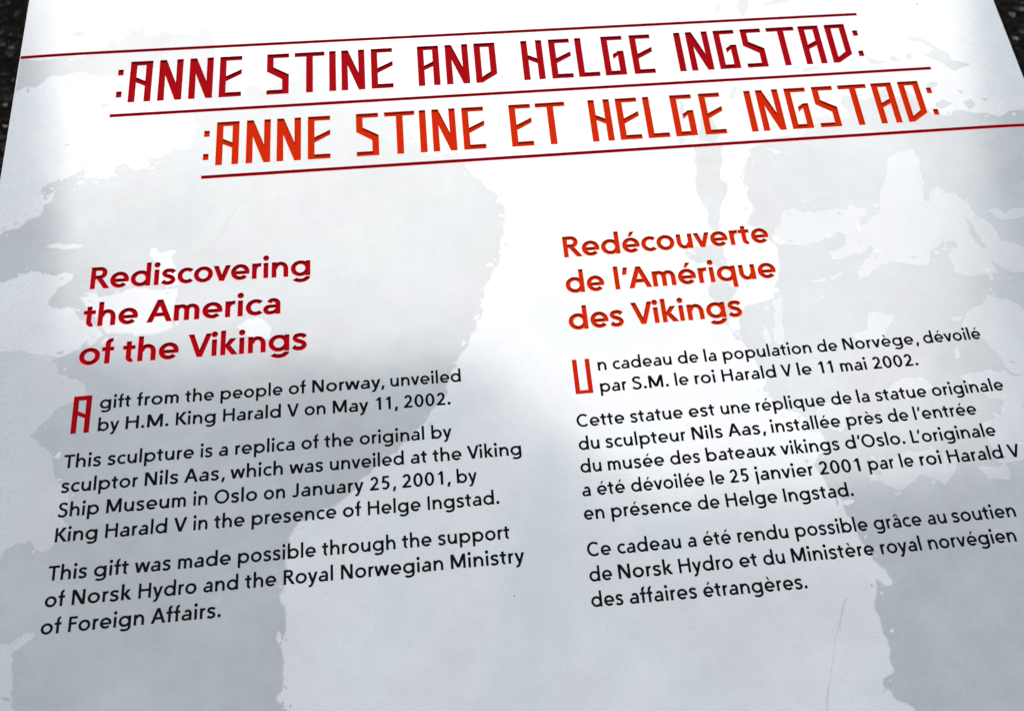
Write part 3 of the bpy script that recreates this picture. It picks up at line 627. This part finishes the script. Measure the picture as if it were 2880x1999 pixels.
# printed face: one sheet with the map tones as faces of the same mesh and the letters cut out
def rough_outline(pts, amp):
    for it in range(4 if amp else 2):
        q = []
        for i in range(len(pts)):
            a = pts[i]; b = pts[(i + 1) % len(pts)]
            q.append(a)
            dx, dy = b[0] - a[0], b[1] - a[1]
            l = math.hypot(dx, dy)
            if l > 1.3:
                k = random.uniform(-1, 1) * min(.17, .07 + .06 * amp) * min(l, 26)
                q.append(((a[0] + b[0]) / 2 - dy / l * k, (a[1] + b[1]) / 2 + dx / l * k))
        pts = q
    return pts
def clip(pts):
    """keeps an outline inside the board (Sutherland-Hodgman)"""
    for ax, lim, sg in ((0, UL + .5, 1), (0, UR - .5, -1), (1, VB + .5, 1), (1, VT - .5, -1)):
        q = []
        for i in range(len(pts)):
            a = pts[i - 1]; b = pts[i]
            ia, ib = (a[ax] - lim) * sg >= 0, (b[ax] - lim) * sg >= 0
            if ia != ib:
                t = (lim - a[ax]) / (b[ax] - a[ax])
                q.append((a[0] + (b[0] - a[0]) * t, a[1] + (b[1] - a[1]) * t))
            if ib: q.append(b)
        pts = q
    return pts
def inside(p, poly):
    r_ = False; x, y = p
    for i in range(len(poly)):
        x0, y0 = poly[i - 1]; x1, y1 = poly[i]
        if (y0 > y) != (y1 > y) and x < (x1 - x0) * (y - y0) / (y1 - y0) + x0: r_ = not r_
    return r_
V_, E_ = [], []
def addpoly(p):
    n = len(V_)
    V_.extend(Vector(a) for a in p)
    E_.extend((n + i, n + (i + 1) % len(p)) for i in range(len(p)))
outer = [(UL, VB), (UR, VB), (UR, VT), (UL, VT)]
addpoly(outer)
for k in range(1, 11):                                  # columns that let the side edges roll over
    for u in (UL + SH * k / 10, UR - SH * k / 10):
        n = len(V_); V_.extend([Vector((u, VB)), Vector((u, VT))]); E_.append((n, n + 1))
PATCH = []
for tone, amp, pts in D['patches']:
    q = clip(rough_outline([tuple(p) for p in pts], amp))
    if len(q) > 2:
        if amp and tone != 2:                             # watercolour bleed: a narrow half-tone fringe round the shape
            sgn = 1 if area(q) > 0 else -1
            fr = clip(offset(q, random.uniform(.55, .8) * sgn))
            if len(fr) > 2:
                PATCH.append((4, fr, min(x for x, y in fr), max(x for x, y in fr), min(y for x, y in fr), max(y for x, y in fr)))
                addpoly(fr)
        PATCH.append((tone, q, min(x for x, y in q), max(x for x, y in q), min(y for x, y in q), max(y for x, y in q)))
        addpoly(q)
# crumbs of coast: specks of either tone strewn along the printed shorelines
crumbs = []
for tone, q, a, b, d_, e in PATCH:
    if b - a < 45 or tone == 2: continue
    acc_l = 0; nxt = random.uniform(2, 9)
    for i in range(len(q)):
        p0 = q[i - 1]; p1 = q[i]
        l = math.hypot(p1[0] - p0[0], p1[1] - p0[1]); acc_l += l
        if acc_l < nxt or l < .2: continue
        acc_l = 0; nxt = random.uniform(6, 48)
        sd = random.choice((-1, 1)); off = random.uniform(.5, 6) * sd
        r_ = random.uniform(.5, 1.0) * random.choice((.6, .8, 1.1, 1.9))
        cx = p1[0] - (p1[1] - p0[1]) / l * off; cy_ = p1[1] + (p1[0] - p0[0]) / l * off
        if not (UL + 4 < cx < UR - 4): continue
        ang = random.uniform(0, 3.14); st = random.uniform(1, 3.2)
        pts = []
        for j in range(9):
            rr_ = r_ * random.uniform(.6, 1.3); th = j / 9 * 6.283
            x_, y_ = rr_ * st * math.cos(th), rr_ * math.sin(th)
            pts.append((cx + x_ * math.cos(ang) - y_ * math.sin(ang), cy_ + x_ * math.sin(ang) + y_ * math.cos(ang)))
        inn = inside((cx, cy_), q)
        crumbs.append(((1 - min(tone, 1) if tone != 3 else 1) if inn else tone, pts))
for tn, pts in crumbs:
    q = rough_outline(pts, 0)
    PATCH.append((tn, q, min(x for x, y in q), max(x for x, y in q), min(y for x, y in q), max(y for x, y in q)))
    addpoly(q)
HB = []
for hl in holes:
    HB.append((hl, min(x for x, y in hl), max(x for x, y in hl), min(y for x, y in hl), max(y for x, y in hl)))
    addpoly(hl)
cd = delaunay_2d_cdt(V_, E_, [], 0, 1e-5)
cv = [(p[0], p[1]) for p in cd[0]]
faces, tones = [], []
for t in cd[2]:
    c = (sum(cv[i][0] for i in t) / 3, sum(cv[i][1] for i in t) / 3)
    hole = False
    for hl, a, b, d_, e in HB:
        if a <= c[0] <= b and d_ <= c[1] <= e and inside(c, hl): hole = not hole
    if hole: continue
    tone = 0
    for tn, q, a, b, d_, e in PATCH:
        if a <= c[0] <= b and d_ <= c[1] <= e and inside(c, q): tone = tn
    faces.append(tuple(t)); tones.append(tone)
face = Acc()
face.v = [P3(u, v) for u, v in cv]; face.f = faces; face.m = tones
fo = face.build('printed_face', [M_white, M_land, M_line, M_faint, M_mid], root, smooth=True)
# core of the board under the face: rim all round and back
core = Acc()
cols = sorted({UL, UR} | {UL + SH * k / 10 for k in range(11)} | {UR - SH * k / 10 for k in range(11)})
nC = len(cols)
zb = -1.2 - THICK
CH = .9
core.add([P3(UL, VB), P3(UL, VT), (P3(UL, VT)[0] - CH * MM, VT * MM, P3(UL, VT)[2] - CH * MM), (P3(UL, VB)[0] - CH * MM, VB * MM, P3(UL, VB)[2] - CH * MM)], [(0, 1, 2, 3)])
core.add([P3(UR, VT), P3(UR, VB), (P3(UR, VB)[0] + CH * MM, VB * MM, P3(UR, VB)[2] - CH * MM), (P3(UR, VT)[0] + CH * MM, VT * MM, P3(UR, VT)[2] - CH * MM)], [(0, 1, 2, 3)])
for sd, ue in ((-1, UL), (1, UR)):
    x_ = P3(ue, VB)[0] + sd * CH * MM; z_ = P3(ue, VB)[2] - CH * MM
    core.add([(x_, VB * MM, z_), (x_, VT * MM, z_), (x_, VT * MM, zb * MM), (x_, VB * MM, zb * MM)], [(0, 1, 2, 3)[::-sd]])
cvx = [P3(u, VB) for u in cols] + [P3(u, VT) for u in cols] + [(u * MM, VB * MM, zb * MM) for u in cols] + [(u * MM, VT * MM, zb * MM) for u in cols]
cf = []
for i in range(nC - 1):
    cf += [(2 * nC + i, 2 * nC + i + 1, i + 1, i), (nC + i, nC + i + 1, 3 * nC + i + 1, 3 * nC + i), (3 * nC + i, 3 * nC + i + 1, 2 * nC + i + 1, 2 * nC + i)]
cf += [(0, nC, 3 * nC, 2 * nC), (2 * nC - 1, nC - 1, 3 * nC - 1, 4 * nC - 1)]
core.add(cvx, cf)
core.build('board_core', [M_edge], root)

# stand below the board: two steel posts with head plates and foot plates
def tube(acc, cx, cy, z0, z1, r_, n=28):
    a = [(cx + r_ * math.cos(2 * math.pi * i / n), cy + r_ * math.sin(2 * math.pi * i / n)) for i in range(n)]
    acc.add([(x, y, z0) for x, y in a] + [(x, y, z1) for x, y in a], [(i, (i + 1) % n, n + (i + 1) % n, n + i) for i in range(n)] + [tuple(range(n))[::-1], tuple(range(n, 2 * n))])
def box(acc, x0, x1, y0, y1, z0, z1):
    acc.add([(x, y, z) for z in (z0, z1) for x, y in ((x0, y0), (x1, y0), (x1, y1), (x0, y1))], [(3, 2, 1, 0), (4, 5, 6, 7), (0, 1, 5, 4), (1, 2, 6, 5), (2, 3, 7, 6), (3, 0, 4, 7)])
inv = ROOT.inverted()
def to_local(o): o.data.transform(inv)
for x in (-.25, .25):
    a = Acc(); yc = .03
    ztop = PANEL_HEIGHT + yc * math.tan(PANEL_TILT) - (THICK + 1.2) * MM - .008
    tube(a, x, yc, .012, ztop + .002, .034)
    po = a.build('post', [M_steel], root); to_local(po)
    b = Acc(); box(b, x - .09, x + .09, yc - .09, yc + .09, -.002, .012)
    for sx_ in (-.065, .065):
        for sy_ in (-.065, .065): tube(b, x + sx_, yc + sy_, .012, .026, .011, 6)
    fo_ = b.build('foot_plate', [M_steel], root); to_local(fo_)
    c = Acc(); zt = -(THICK + 1.2) * MM
    box(c, x - .08, x + .08, yc - .12, yc + .12, zt - .008, zt - .0002)
    c.build('head_plate', [M_steel], root)
